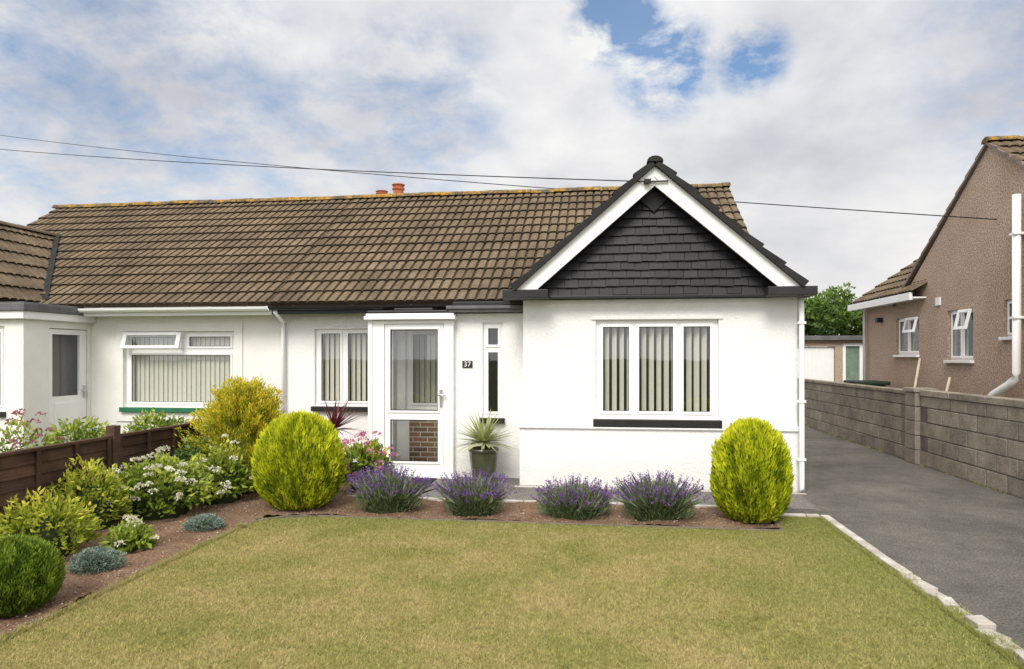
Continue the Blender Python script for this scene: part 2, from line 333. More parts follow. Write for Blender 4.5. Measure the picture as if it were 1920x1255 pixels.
window(H,Mx(0,10,0),-4.40,-3.42,.895,2.085,[(-4.31,-4.0,.97,2.02),(-3.88,-3.5,.97,2.02)],rec=.05,blind=(-28,.086),sill=.075,proud=.08)
window(H,Mx(0,9.15,0),-1.61,-1.33,.825,2.125,[(-1.54,-1.4,1.818,2.05),(-1.54,-1.4,.9,1.72)],rec=.04,sill=.075,proud=.07)
window(H,Mx(0,10,0),-2.95,-2.05,.86,2.08,[(-2.84,-2.46,.95,2.0),(-2.38,-2.12,.95,2.0)],rec=.03,blind=(-22,.086))
w=MB(); w.box(-2.87,-2.03,9.93,9.998,0,.85); w.obj('porch_brickwork','brick',H)
w=MB()
w.panel(-3.17,-2.0,.0,2.16,[(-2.977,-2.135,.03,2.11)],9.06,9.14)
w.box(-3.205,-3.145,9.04,9.13,.0,2.15)
w.obj('porch_frame','upvc',H,bevel=.005)
mps=Mx(-3.17,0,-90)
w=MB(mps); w.panel(-9.998,-9.142,0,2.16,[(-9.9,-9.22,.35,2.08)],0,.06); ps=w.obj('porch_side','upvc',H,bevel=.004)
w=MB(mps); w.add([(-9.91,.03,.34),(-9.21,.03,.34),(-9.21,.03,2.09),(-9.91,.03,2.09)],[(0,1,2,3)]); o=w.obj('glass','glass',None,merge=False); o.parent=ps
w=MB(); w.box(-3.24,-1.96,8.97,9.998,2.165,2.215); w.box(-3.22,-1.98,8.99,9.998,2.217,2.25); w.obj('porch_roof','upvc',H,bevel=.008)
w=MB(); w.box(-3.2,-2.0,9.0,9.9,2.252,2.29); w.box(-2.85,-2.3,9.1,9.4,2.29,2.33); w.obj('porch_roof_flashing','black',H,bevel=.01)
d=MB(); d.panel(-2.972,-2.14,.035,2.105,[(-2.892,-2.219,.913,2.033),(-2.892,-2.219,.213,.788)],9.075,9.12)
for (a,b,c,e) in ((-2.892,-2.219,.913,2.033),(-2.892,-2.219,.213,.788)):
    d.panel(a-.03,b+.03,c-.03,e+.03,[(a,b,c,e)],9.062,9.078)
door=d.obj('door','upvc',H,bevel=.004)
for (c,e) in ((.913,2.033),(.213,.788)):
    q=MB(); q.add([(-2.9,9.1,c),(-2.21,9.1,c),(-2.21,9.1,e),(-2.9,9.1,e)],[(0,1,2,3)]); o=q.obj('door_glass','glass',None,merge=False); o.parent=door
    q=MB(); q.panel(-2.892,-2.219,c,e,[(-2.88,-2.231,c+.012,e-.012)],9.085,9.092); o=q.obj('gasket','black',None); o.parent=door
q=MB(); q.box(-2.19,-2.155,9.045,9.06,.98,1.22); q.box(-2.2,-2.09,9.005,9.02,1.12,1.142); q.box(-2.185,-2.165,9.005,9.06,1.12,1.142); o=q.obj('handle','metal',None,bevel=.004); o.parent=door
q=MB(); q.box(-3.2,-1.98,8.98,9.06,0,.03); q.obj('threshold','upvc',H,bevel=.005)
q=MB(); q.box(-1.892,-1.75,9.137,9.149,1.504,1.602); pl=q.obj('house_number_plate','plate',H,bevel=.003)
tc=bpy.data.curves.new('digits','FONT'); tc.body='37'; tc.size=.098; tc.align_x='CENTER'; tc.align_y='CENTER'; tc.extrude=.001; tc.space_character=1.05
to=bpy.data.objects.new('tmp',tc); COL.objects.link(to); dg=bpy.context.evaluated_depsgraph_get(); me=bpy.data.meshes.new_from_object(to.evaluated_get(dg)); bpy.data.objects.remove(to)
me.transform(Matrix.Translation((-1.821,9.1345,1.553))@Matrix.Rotation(rad(90),4,'X')); me.materials.clear(); me.materials.append(M['upvc']); o=bpy.data.objects.new('digits',me); COL.objects.link(o); o.parent=pl
q=MB(); q.box(-2.05,-1.0,8.98,10.0,2.26,2.33); q.box(-2.08,-1.0,8.95,9.0,2.30,2.345); q.obj('flat_roof','lead',H,bevel=.008)
q=MB()
q.box(-4.93,-1.2,9.66,9.70,2.30,2.45); q.box(-4.93,-1.2,9.70,10.0,2.39,2.42)
q.box(-1.3,-1.0,8.95,9.7,2.35,2.44); q.box(-2.0,-1.0,9.0,9.04,2.346,2.40)
q.box(-1.22,-.65,8.34,8.66,2.385,2.49); q.box(1.96,2.52,8.34,8.66,2.385,2.49)
q.box(-.65,1.96,8.50,8.66,2.385,2.42)
q.box(-1.22,-1.02,8.66,9.65,2.40,2.49); q.box(2.40,2.52,8.66,13.0,2.385,2.48)
q.obj('fascia','black',H,bevel=.006)
q=MB(); q.box(-.68,1.99,8.66,8.699,2.34,2.384); q.obj('soffit','wpaint',H)
def gutter(name,x0,x1,y,z,mat,parent):
    mb=MB(); k=7; r=.06; vs=[];fs=[]
    for x in (x0,x1):
        for i in range(k): an=math.pi*i/(k-1); vs.append((x,y-r*math.cos(an),z-r*math.sin(an)))
        for i in range(k): an=math.pi*(k-1-i)/(k-1); vs.append((x,y-(r-.006)*math.cos(an),z-(r-.006)*math.sin(an)))
    n=2*k; fs=[(i,(i+1)%n,n+(i+1)%n,n+i) for i in range(n)]+[tuple(range(n)),tuple(range(n,2*n))]
    mb.add(vs,fs)
    x=x0+.4
    while x<x1: mb.box(x-.015,x+.015,y-r-.004,y+r,z-.012,z+.004); x+=.9
    return mb.obj(name,mat,parent)
gutter('gutter',-4.93,-1.25,9.595,2.415,'black',H)
tube('downpipe',[(2.40,8.60,2.38),(2.40,8.575,2.25),(2.40,8.57,2.1),(2.40,8.57,.12),(2.40,8.52,.05)],.034,'upvc',H)
for z in (2.05,1.1,.4):
    q=MB(); q.box(2.355,2.445,8.53,8.612,z,z+.03); q.obj('pipe_clip','upvc',H,bevel=.004)
tube('downpipe',[(-4.86,9.62,2.34),(-4.88,9.93,2.2),(-4.88,9.94,2.1),(-4.88,9.94,.1)],.034,'upvc',H)
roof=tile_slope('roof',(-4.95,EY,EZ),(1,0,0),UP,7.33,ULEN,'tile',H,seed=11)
TL[roof.name]=Vector((0,0,0))
q=MB(); q.add([(-4.95,16.78,EZ),(2.38,16.78,EZ),(2.38,RY,RZ),(-4.95,RY,RZ)],[(0,1,2,3)]); o=q.obj('rear_slope','tile',None); o.parent=roof
q=MB(Matrix.Translation((2.34,0,0))@Matrix.Rotation(rad(90),4,'Z')); q.prism([(EY,EZ-.02),(RY,RZ-.02),(RY,RZ-.12),(EY,EZ-.12)],-.02,.04); o=q.obj('verge','tiledark',None); o.parent=roof
ridge('ridge_tile',(-4.95,RY,RZ+.0),(2.40,RY,RZ+.0),.125,'ridge',None).parent=roof
q=MB(); q.box(-4.95,-3.9,13.6,14.1,3.9,5.02); ch=q.obj('chimney','brick',None); ch.parent=roof
def pot(x,y,z0,h,r):
    mb=MB(); prof=[(r*.85,0),(r*.85,h*.55),(r*1.05,h*.6),(r*1.05,h*.7),(r*.88,h*.74),(r*.9,h*.9),(r*1.08,h*.93),(r*1.08,h),(r*.75,h),(r*.75,h*.8)]; n=18; vs=[];fs=[]
    for pr,pz in prof: vs+=[(x+pr*math.cos(k*2*math.pi/n),y+pr*math.sin(k*2*math.pi/n),z0+pz) for k in range(n)]
    for i in range(len(prof)-1): fs+=[(i*n+k,i*n+(k+1)%n,(i+1)*n+(k+1)%n,(i+1)*n+k) for k in range(n)]
    mb.add(vs,fs); o=mb.obj('chimney_pot','terra',None,smooth=False); o.parent=roof
pot(-4.24,13.85,5.02,.27,.125); pot(-4.6,13.85,5.02,.14,.12)
AX,AZ=.645,4.02; BL,BR,BZ=-1.09,2.38,2.50
sl=Vector((AX-BL,0,AZ-BZ)); 
tile_slope('bay_roof',(BL,8.33,BZ),(0,1,0),sl,3.7,sl.length,'tiledark',H,seed=5)
sr=Vector((AX-BR,0,AZ-BZ)); tile_slope('bay_roof',(BR,8.33,BZ),(0,1,0),sr,3.7,sr.length,'tiledark',H,seed=6)
ridge('bay_ridge_tile',(AX,8.30,AZ-.01),(AX,11.9,AZ-.01),.10,'tiledark',H)
q=MB()
for (bx,s) in ((BL,1),(BR,-1)):
    u=Vector((AX-bx,0,AZ-BZ)).normalized(); nn=Vector((-u.z*s,0,u.x*s)); nn=nn if nn.z>0 else -nn; L=(Vector((AX,0,AZ))-Vector((bx,0,BZ))).length
    k=int(L/.335)+1
    for i in range(k):
        a=Vector((bx,0,BZ))+u*i*.335; b=Vector((bx,0,BZ))+u*min((i+1)*.335,L)
        pts=[a+nn*-.035,b+nn*-.035,b+nn*.022,a+nn*.058]; q.prism([(p.x,p.z) for p in pts],8.315,8.37)
q.obj('verge_tile','tiledark',H)
q=MB()
for bx,s in ((BL,1),(BR,-1)):
    u=Vector((AX-bx,0,AZ-BZ)).normalized(); 
    zt=AZ-.036/abs(u.x); wv=.195/abs(u.x)
    q.prism([(bx+s*.03,BZ-.01),(AX,zt-.001),(AX,zt-wv+.02),(bx+s*(.01+.19/abs(u.z)),BZ-.01)],8.375,8.41)
q.obj('bargeboard','wpaint',H,bevel=.003)
def shingles():
    r=random.Random(4); bm=bmesh.new(); tl=bm.faces.layers.float.new('tint'); row=.106; tw=.172; z=2.425; j=0
    while z<3.95:
        x=-1.05+(tw/2 if j%2 else 0)+r.uniform(-.012,.012)
        while x<2.4:
            sag=.007*math.sin(x*2.1+j*.9)
            jit=r.uniform(-.004,.004)+sag; a=x+.003; b=x+tw-.003; zb=z+jit; zt=z+row*1.35
            poly=[(a,zt),(a,zb+r.uniform(-.003,.003)),(b,zb+r.uniform(-.003,.003)),(b,zt)]
            dy=r.uniform(0,.004)
            yf=lambda zz:8.578-(zt-zz)/(zt-z)*.036-dy
            f=[bm.verts.new((px,yf(pz),pz)) for px,pz in poly]; bk=[bm.verts.new((px,yf(pz)+.012,pz)) for px,pz in poly]; t=r.random(); n=len(poly)
            fc=bm.faces.new(f); fc[tl]=t
            for i in range(n):
                q_=bm.faces.new((f[i],bk[i],bk[(i+1)%n],f[(i+1)%n])); q_[tl]=t
            x+=tw
        z+=row; j+=1
    for bx,s in ((BL,1),(BR,-1)):
        u=Vector((AX-bx,0,AZ-BZ)).normalized(); no=Vector((-u.z*s,0,u.x*s)); no=no if no.z>0 else -no
        gm=bm.verts[:]+bm.edges[:]+bm.faces[:]
        bmesh.ops.bisect_plane(bm,geom=gm,plane_co=Vector((bx,8.5,BZ-.03)),plane_no=no,clear_outer=True)
    bmesh.ops.recalc_face_normals(bm,faces=bm.faces)
    me=bpy.data.meshes.new('gable_slates'); bm.to_mesh(me); bm.free(); me.materials.append(M['slate']); o=bpy.data.objects.new('gable_slates',me); COL.objects.link(o); par(o,H)
shingles()
q=MB(); q.prism([(BL+.1,BZ-.08),(BR-.1,BZ-.08),(AX,AZ-.06)],8.60,8.618); q.obj('gable_backing','black',H)
q=MB(); q.prism([(AX,3.76),(AX-.17,3.60),(AX,3.44),(AX+.17,3.60)],8.525,8.535); q.obj('slate_diamond','slate',H,bevel=.004)
q=MB(); q.box(AX-.14,AX+.16,8.34,8.36,3.77,3.785); q.box(AX-.13,AX-.05,8.30,8.36,3.75,3.80); q.obj('cable_bracket','cable',H)
ring=[(AX-.02+.05*math.cos(a),8.33,3.77+.05*math.sin(a)) for a in np.linspace(0,2*math.pi*.85,14)]; tube('cable_hook',ring,.007,'metal',H,6)
# ================================================================== ATTACHED NEIGHBOUR
A=T('attached_bungalow',(-8,11,0),'attached cream bungalow with white gutter and green window sill','house')
w=MB(); w.panel(-8.2,-4.933,0,2.42,[(-7.62,-5.72,.85,2.06)],10.0,10.2); w.obj('wall','render2',A)
w=MB(); w.panel(-12,-8.2,0,2.30,[(-10.4,-8.506,.87,2.1)],8.7,8.9)
w.box(-11.6,-11.4,8.9,16.4,0,2.4); w.box(-11.6,-4.933,16.2,16.4,0,2.4); w.obj('bay_wall','render2',A)
ms=Mx(-8.2,0,90)
w=MB(ms); w.panel(8.9,10.0,0,2.30,[(9.16,9.94,.02,2.09)],0.001,.15); w.obj('porch_wall','render2',A)
w=MB(Matrix.Translation((-11.5,0,0))@Matrix.Rotation(rad(90),4,'Z')); w.prism([(9.7,2.42),(16.6,2.42),(13.2,4.78)],-.1,.02); w.obj('side_gable','render2',A)
w=MB(); w.box(-11.3,-5.0,11.6,11.7,0,2.4); w.obj('interior_wall','dark',A)
w=MB(); w.box(-10.9,-8.9,10.3,10.35,0,2.3); w.obj('interior_wall','dark',A)
w=MB(); w.box(-4.99,-4.936,10.2,16.2,0,2.6); w.obj('party_wall','dark',A)
window(A,Mx(0,10,0),-7.62,-5.72,.85,2.06,[(-7.52,-5.81,.93,1.69),(-6.52,-5.81,1.82,1.98),(-7.52,-6.66,1.82,1.98)],rec=.05,blind=(-12,.0815),sill=.075,sillmat='greensill',proud=.08)
mx=Mx(0,10,0)@Matrix.Translation((0,-.01,2.04))@Matrix.Rotation(rad(-16),4,'X')@Matrix.Translation((0,0,-2.04))
w=MB(mx); w.panel(-7.6,-6.6,1.77,2.04,[(-7.53,-6.67,1.82,1.99)],-.04,0.0); oc=w.obj('open_casement','upvc',A,bevel=.004)
w=MB(mx); w.add([(-7.54,-.02,1.81),(-6.66,-.02,1.81),(-6.66,-.02,2.0),(-7.54,-.02,2.0)],[(0,1,2,3)]); o=w.obj('glass','glass',None,merge=False); o.parent=oc
window(A,Mx(0,8.7,0),-10.4,-8.506,.87,2.1,[(-10.3,-9.5,.96,2.02),(-9.42,-8.6,.96,2.02)],rec=.05,sill=.08)
w=MB(); w.panel(-7.75,-5.58,.62,2.2,[(-7.621,-5.719,.77,2.061)],9.975,9.999); w.obj('window_surround','render2',A,bevel=.005)
d=MB(ms); d.panel(9.17,9.93,.03,2.08,[(9.25,9.80,1.05,2.0)],.03,.08); d.panel(9.28,9.82,.15,.95,[],.02,.031); dd=d.obj('door','upvc',A,bevel=.004)
q=MB(ms); q.add([(9.24,.05,1.04),(9.81,.05,1.04),(9.81,.05,2.01),(9.24,.05,2.01)],[(0,1,2,3)]); o=q.obj('door_glass','glass',None,merge=False); o.parent=dd
q=MB(ms); q.box(9.855,9.885,0.0,.03,1.0,1.2); q.box(9.77,9.885,-.03,-.015,1.11,1.13); o=q.obj('handle','metal',None); o.parent=dd
q=MB(); q.box(-12,-8.08,8.58,10.05,2.31,2.42); q.box(-12,-8.12,8.62,10.05,2.42,2.44); q.obj('flat_roof','lead',A,bevel=.01)
q=MB(); q.box(-12,-8.12,8.61,8.66,2.2,2.309); q.box(-8.16,-8.11,8.66,10.0,2.2,2.309); q.obj('porch_fascia','wpaint',A,bevel=.005)
q=MB(); q.box(-8.05,-4.932,9.66,9.70,2.29,2.45); q.box(-8.05,-4.932,9.70,10.0,2.39,2.42); q.obj('fascia','wpaint',A,bevel=.005)
gutter('gutter',-8.05,-4.94,9.595,2.405,'upvc',A)
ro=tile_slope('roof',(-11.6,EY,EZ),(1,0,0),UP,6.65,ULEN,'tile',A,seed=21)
q=MB(); q.add([(-11.6,16.78,EZ),(-4.95,16.78,EZ),(-4.95,RY,RZ),(-11.6,RY,RZ)],[(0,1,2,3)]); q.obj('rear_slope','tile',None).parent=ro
ridge('ridge_tile',(-11.65,RY,RZ),(-4.96,RY,RZ),.125,'ridge',None,seed=9).parent=ro
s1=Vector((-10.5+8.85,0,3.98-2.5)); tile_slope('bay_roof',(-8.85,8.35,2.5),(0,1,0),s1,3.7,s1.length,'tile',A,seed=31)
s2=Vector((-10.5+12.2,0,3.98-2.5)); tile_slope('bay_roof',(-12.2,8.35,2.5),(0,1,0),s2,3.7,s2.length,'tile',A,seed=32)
ridge('bay_ridge_tile',(-10.5,8.3,3.98),(-10.5,11.8,3.98),.11,'tile',A)
vb=Vector((-8.80,9.72,2.57)); vt=Vector((-10.46,11.85,4.04)); sd=Vector((.09,-.02,0))
q=MB(); q.add([vb-sd,vb+sd,vt+sd,vt-sd],[(0,1,2,3)]); q.obj('valley','tiledark',A)
# ================================================================== PEBBLEDASH HOUSE
R=T('pebbledash_house',(9,12,0),'brown pebbledash bungalow with white windows and lichened tile roof','house')
mr=Mx(6,0,-90)
def yy(a,b): return (-b,-a)
W1=(*yy(13.80,14.80),1.70,2.44); W2=(*yy(11.90,12.72),1.60,2.46); W3=(*yy(10.78,11.06),1.955,2.51)
w=MB(mr); w.panel(-16.5,-8.4,0,2.75,[W1,W2,W3],0,.2); w.prism([(-14.6,2.75),(-8.3,2.75),(-11.44,4.97)],0,.2); w.obj('wall','dash',R)
w=MB(); w.box(6.2,14,8.4,8.6,0,2.75); w.obj('end_wall','dash',R)
w=MB(); w.box(6.2,14,16.3,16.5,0,2.75); w.obj('end_wall','dash',R)
w=MB(); w.box(7.6,7.7,8.6,16.3,0,2.7); w.obj('interior_wall','dark',R)
for (a,b,c,d_) in (W1,W2,W3):
    if b-a>.5:
        m_=(a+b)/2; pn=[(a+.07,m_-.05,c+.07,d_-.07),(m_+.05,b-.07,c+.07,d_-.07)]
    else: pn=[(a+.06,b-.06,c+.06,d_-.06)]
    window(R,mr,a,b,c,d_,pn,rec=.05,sill=.05,sillmat='wpaint',proud=.06)
def openlight(y0,y1,z0,z1):
    mx=mr@Matrix.Translation((0,-.01,z1))@Matrix.Rotation(rad(-13),4,'X')@Matrix.Translation((0,0,-z1))
    w=MB(mx); a,b=yy(y0,y1); w.panel(a,b,z0,z1,[(a+.05,b-.05,z0+.05,z1-.05)],-.03,0); w.obj('open_casement','upvc',R)
openlight(13.81,14.28,2.12,2.42); openlight(11.92,12.30,2.1,2.44)
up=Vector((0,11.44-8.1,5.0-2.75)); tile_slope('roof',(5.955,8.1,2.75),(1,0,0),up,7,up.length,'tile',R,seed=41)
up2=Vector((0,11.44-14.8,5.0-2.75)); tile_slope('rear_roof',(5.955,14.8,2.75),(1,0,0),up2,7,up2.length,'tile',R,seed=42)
ridge('ridge_tile',(5.94,11.44,5.0),(12.9,11.44,5.0),.12,'ridge',R,seed=12)
q=MB(mr)
for (ya,za,yb,zb) in ((-14.85,2.72,-11.44,5.0),(-8.05,2.72,-11.44,5.0)):
    for i in range(11):
        t0=i/11; t1=(i+1)/11; a0=ya+(yb-ya)*t0; a1=ya+(yb-ya)*t1; c0=za+(zb-za)*t0; c1=za+(zb-za)*t1
        q.prism([(a0,c0+.045),(a1,c1+.012),(a1,c1-.03),(a0,c0-.03)],-.052,.02)
q.obj('verge','vergebrown',R)
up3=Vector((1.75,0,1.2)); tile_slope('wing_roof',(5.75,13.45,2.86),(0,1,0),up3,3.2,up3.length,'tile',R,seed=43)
q=MB(); q.box(5.70,5.76,13.5,16.7,2.72,2.86); q.box(5.76,6.0,13.5,16.7,2.75,2.78); q.obj('fascia','wpaint',R,bevel=.005)
tube('soil_pipe',[(5.9,10.56,3.98),(5.9,10.56,1.42),(5.89,10.58,1.34),(5.86,10.7,1.24),(5.82,10.98,1.10),(5.8,11.06,1.02),(5.8,11.08,.9),(5.8,11.08,.1)],.055,'upvc',R,14)
for z in (3.4,2.2):
    q=MB(); q.box(5.835,5.998,10.49,10.63,z,z+.035); q.obj('pipe_clip','upvc',R,bevel=.004)
tube('downpipe',[(5.9,16.2,2.75),(5.93,16.3,2.6),(5.93,16.3,.1)],.035,'upvc',R)
q=MB(mr); q.box(-13.1,-12.95,-.03,-.002,2.58,2.72); q.obj('air_vent','wpaint',R)
q=MB(mr); q.box(-15.6,-15.45,-.12,-.002,2.4,2.5); q.obj('wall_lamp','black',R,bevel=.02)
# ================================================================== GARAGE
G=T('garage',(7,21,0),'flat-roofed brown garage with white up-and-over door','garage')
w=MB(); w.panel(4.6,9.4,0,2.12,[(4.9,6.5,.0,1.95),(6.7,7.25,.05,2.05)],20,20.2); w.box(4.6,4.8,20.2,25,0,2.12); w.obj('wall','dash',G)
w=MB(); w.box(4.5,9.5,19.85,25,2.125,2.25); w.obj('roof','lead',G,bevel=.01)
w=MB(); w.panel(4.91,6.49,.02,1.94,[],20.06,20.1)
for i in range(13): w.box(4.95+i*.117,4.98+i*.117,20.045,20.062,.06,1.9)
w.obj('garage_door','upvc',G)
w=MB(); w.panel(6.71,7.24,.06,2.04,[(6.79,7.16,1.0,1.96),(6.79,7.16,.15,.92)],20.02,20.08); dd=w.obj('side_door','upvc',G)
w=MB(); w.add([(6.77,20.07,.12),(7.18,20.07,.12),(7.18,20.07,1.98),(6.77,20.07,1.98)],[(0,1,2,3)]); w.obj('door_panel','silver',G)
# ================================================================== BLOCK WALL
B=T('block_wall',(4.95,10,0),'weathered concrete block garden wall beside the driveway','wall')
w=MB(); rr=random.Random(8); bl,bh=.45,.222
w2=MB(); w2.box(4.870,5.04,-1,20,0,1.08); w2.obj('mortar_joints','mortar',B)
for j in range(5):
    y=-1-(bl/2 if j%2 else 0)
    while y<19.9:
        L=bl-.015; z0=j*bh+.005; z1=(j+1)*bh-.010
        o_=rr.uniform(-.004,.004)
        if not (11.12<y+L/2<11.5): w.box(4.862+o_,5.05,y,y+L,z0,min(z1,1.052),rr.random())
        y+=bl
y=-1
while y<20: 
    w.box(4.845,5.065,y,y+.437,1.060,1.118+(.03 if y<11 else 0)+rr.uniform(-.003,.003),rr.random()); y+=.45
w.obj('blocks','block',B,bevel=.008)
w=MB()
for j in range(5): w.box(4.79,5.10,11.15,11.5,j*bh+.003,(j+1)*bh-.006,rr.random())
w.box(4.77,5.12,11.13,11.52,5*bh,5*bh+.06,.4); w.obj('pier','block',B,bevel=.008)
# ================================================================== FENCE
F=T('timber_fence',(-5.1,5,0),'low dark brown stained timber fence between the front gardens','fence')
y=8.05
for k in range(5):
    w=MB(); w.box(-5.15,-5.05,y-.05,y+.05,0,.93 if k==1 else .86,.6); w.obj('post','fence',F,bevel=.008); y-=1.52
w=MB(); rr=random.Random(3)
for k in range(4):
    y0=8.0-k*1.52-1.42; y1=8.0-k*1.52
    for j in range(7):
        z=.06+j*.105; w.add([(-5.085,y0,z),(-5.085,y1,z),(-5.105,y1,z+.125),(-5.105,y0,z+.125),(-5.10,y0,z),(-5.10,y1,z),(-5.112,y1,z+.125),(-5.112,y0,z+.125)],
            [(0,1,2,3),(4,5,6,7),(0,1,5,4),(3,2,6,7)],rr.random())
w.obj('board','fence',F)
w=MB()
for k in range(4):
    y0=8.0-k*1.52-1.42; y1=8.0-k*1.52
    w.box(-5.125,-5.065,y0,y1,.80,.83,.7)
    for f in (.02,.34,.66,.97): yc=y0+(y1-y0)*f; w.box(-5.084,-5.06,yc-.02,yc+.02,.03,.80,.4)
w.obj('batten','fence',F,bevel=.004)
# ================================================================== GROUND
def sheet(name,poly,z,mat,sub=0):
    me=bpy.data.meshes.new(name); me.from_pydata([(x,y,z) for x,y in poly],[],[tuple(range(len(poly)))]); me.materials.append(M[mat]); o=bpy.data.objects.new(name,me); COL.objects.link(o); o['kind']='structure'; return o
def rect(a,b,c,d): return [(a,c),(b,c),(b,d),(a,d)]
sheet('ground',rect(-400,400,-400,600),-.02,'ground')
sheet('driveway',rect(2.2,4.88,-6,21),0,'tarmac')
sheet('path',[(-2.95,7.62),(2.35,7.62),(2.35,9.2),(-1.2,9.2),(-1.2,9.3),(-3.3,9.3),(-3.3,8.3)],.004,'path')
sheet('drive_apron',[(1.72,7.0),(2.3,7.0),(2.3,7.7),(1.72,7.7)],.006,'tarmac')
lawnpoly=[(-3.42,1),(2.17,1),(2.19,7.22),(1.72,7.24),(1.66,6.62),(-2.9,6.62),(-3.2,6.55),(-3.38,6.35),(-3.42,6.0)]
sheet('lawn',lawnpoly,.012,'lawn')
def grid(name,x0,x1,y0,y1,step,zf,mat,inside=None):
    nx=int((x1-x0)/step)+1; ny=int((y1-y0)/step)+1; xs=np.linspace(x0,x1,nx); ys=np.linspace(y0,y1,ny); V=[(x,y,zf(x,y)) for y in ys for x in xs]
    Fc=[(j*nx+i,j*nx+i+1,(j+1)*nx+i+1,(j+1)*nx+i) for j in range(ny-1) for i in range(nx-1) if inside is None or inside((xs[i]+xs[i+1])/2,(ys[j]+ys[j+1])/2)]
    me=bpy.data.meshes.new(name); me.from_pydata(V,[],Fc); me.materials.append(M[mat]); o=bpy.data.objects.new(name,me); COL.objects.link(o); me.polygons.foreach_set('use_smooth',[True]*len(Fc)); o['kind']='structure'; return o
def sz2(x,y): return .024+.03*noise.noise(Vector((x*2.5,y*2.5,0)))+.02*noise.noise(Vector((x*14,y*14,3)))+.006*noise.noise(Vector((x*45,y*45,5)))
def inbed(x,y):
    if -5.06<x<-3.43 and 1<y<9.95: return True
    if y>6.60 and x<-2.9 and y<9.95: return True
    return -3.0<x<1.68 and 6.66<y<7.58
grid('flower_bed',-5.06,1.68,1,9.95,.035,sz2,'soil',inbed)
V=[];Fa=[];tn=[]
oct_=np.array([(1,0,0),(-1,0,0),(0,1,0),(0,-1,0),(0,0,1),(0,0,-1)],float); of=np.array([(0,2,4),(2,1,4),(1,3,4),(3,0,4),(2,0,5),(1,2,5),(3,1,5),(0,3,5)])
k=0
while k<2400:
    x=rng.uniform(-5,1.65); y=rng.uniform(3,7.6)
    if not inbed(x,y): continue
    s=rng.uniform(.005,.013)*(1.6 if rng.random()<.06 else 1); v=oct_*s*rng.uniform(.6,1.2,(6,3)); a=rng.uniform(0,6.3); c,s_=math.cos(a),math.sin(a)
    v=v@np.array([(c,s_,0),(-s_,c,0),(0,0,.7)]); V.append(v+np.array([x,y,sz2(x,y)+.003])); Fa.append(of+6*k); tn+= [rng.random()]*8; k+=1
o=trimesh('bed_stones',np.concatenate(V),np.concatenate(Fa),tn,'stone'); o['kind']='stuff'; o['label']='small stones scattered over reddish soil bed'; o['category']='stones'
def blockrow(name,pts,w_,h,seg,mat,jit=.01,seed=1):
    r=random.Random(seed); mb=MB()
    for a,b in zip(pts[:-1],pts[1:]):
        a=Vector((*a,0));b=Vector((*b,0)); d=b-a; L=d.length; d.normalize(); s=Vector((-d.y,d.x,0)); t=0
        while t<L-.01:
            l=min(seg*r.uniform(.7,1.3),L-t); c0=a+d*(t+.004); c1=a+d*(t+l-.004); o1=r.uniform(-jit,jit); o2=r.uniform(-jit,jit); hh=h+r.uniform(-jit,jit)*.6
            P=[c0+s*(-w_/2+o1),c1+s*(-w_/2+o2),c1+s*(w_/2+o2+r.uniform(-jit,jit)/2),c0+s*(w_/2+o1)]
            mb.add([(p.x,p.y,-.01) for p in P]+[(p.x,p.y,hh+r.uniform(-jit,jit)*.3) for p in P],[(0,3,2,1),(4,5,6,7),(0,1,5,4),(1,2,6,5),(2,3,7,6),(3,0,4,7)],r.random()); t+=l
    o=mb.obj(name,mat,None,bevel=.006); o['kind']='structure'; return o
blockrow('driveway_kerb',[(2.265,7.3),(2.265,5.4)],.085,.038,.55,'kerb',.004,2)
blockrow('driveway_kerb',[(2.265,5.4),(2.29,1.0)],.10,.032,.15,'kerb',.026,3)
blockrow('driveway_kerb',[(1.75,7.30),(2.22,7.31)],.07,.034,.4,'kerb',.004,3)
blockrow('lawn_edging',[(-3.45,1),(-3.45,6.02),(-3.41,6.38),(-3.22,6.58),(-2.9,6.65),(1.69,6.65),(1.74,7.26)],.04,.026,.9,'edging',.004,4)
blockrow('path_edging',[(-2.95,7.60),(1.72,7.60)],.06,.035,.9,'kerb',.003,5)
blockrow('house_drain_edge',[(-1.1,8.56),(2.45,8.56)],.07,.012,.6,'kerb',.004,6)
def grass(n,name,f,h=.024,wd=.0035,seed=1):
    r=np.random.default_rng(seed); P=f(r,n); n=len(P); a=r.uniform(0,2*np.pi,n); hh=h*r.uniform(.5,1.4,n); wv=wd*r.uniform(.7,1.3,n)
    lean=r.normal(0,.6,(n,2))*hh[:,None]; A_=np.stack([np.cos(a)*wv,np.sin(a)*wv,np.zeros(n)],1)
    V=np.stack([P-A_,P+A_,P+np.concatenate([lean,hh[:,None]],1)],1).reshape(-1,3); o=trimesh(name,V,np.arange(3*n).reshape(-1,3),np.clip(r.normal(.5,.25,n),0,1),'blade'); return o
def lawnpts(r,n):
    y=3.1+(6.63-3.1)*r.random(n); x=r.uniform(-3.42,2.2,n); P=np.stack([x,y,np.full(n,.012)],1)
    m=int(n*.045); Q=np.stack([r.uniform(1.72,2.2,m),r.uniform(6.6,7.24,m),np.full(m,.012)],1)
    return np.concatenate([P[~((x<-3.0)&(y>6.5))],Q])
o=grass(340000,'lawn_grass',lawnpts,.015,.0034); o['kind']='stuff'; o['label']='short partly dried lawn grass'; o['category']='grass'
def edgepts(r,n):
    y=r.uniform(3,7.2,n); x=2.185+np.abs(r.normal(0,.012,n)); z=np.full(n,.012)
    k=n//2; x[:k]=-3.42+r.normal(0,.010,k); y[:k]=np.minimum(y[:k],6.1)
    c=r.uniform(3,5.6,14); j=r.integers(0,14,n//5); y[-(n//5):]=c[j]+r.normal(0,.05,n//5); x[-(n//5):]=2.25+r.normal(0,.03,n//5); return np.stack([x,y,z],1)
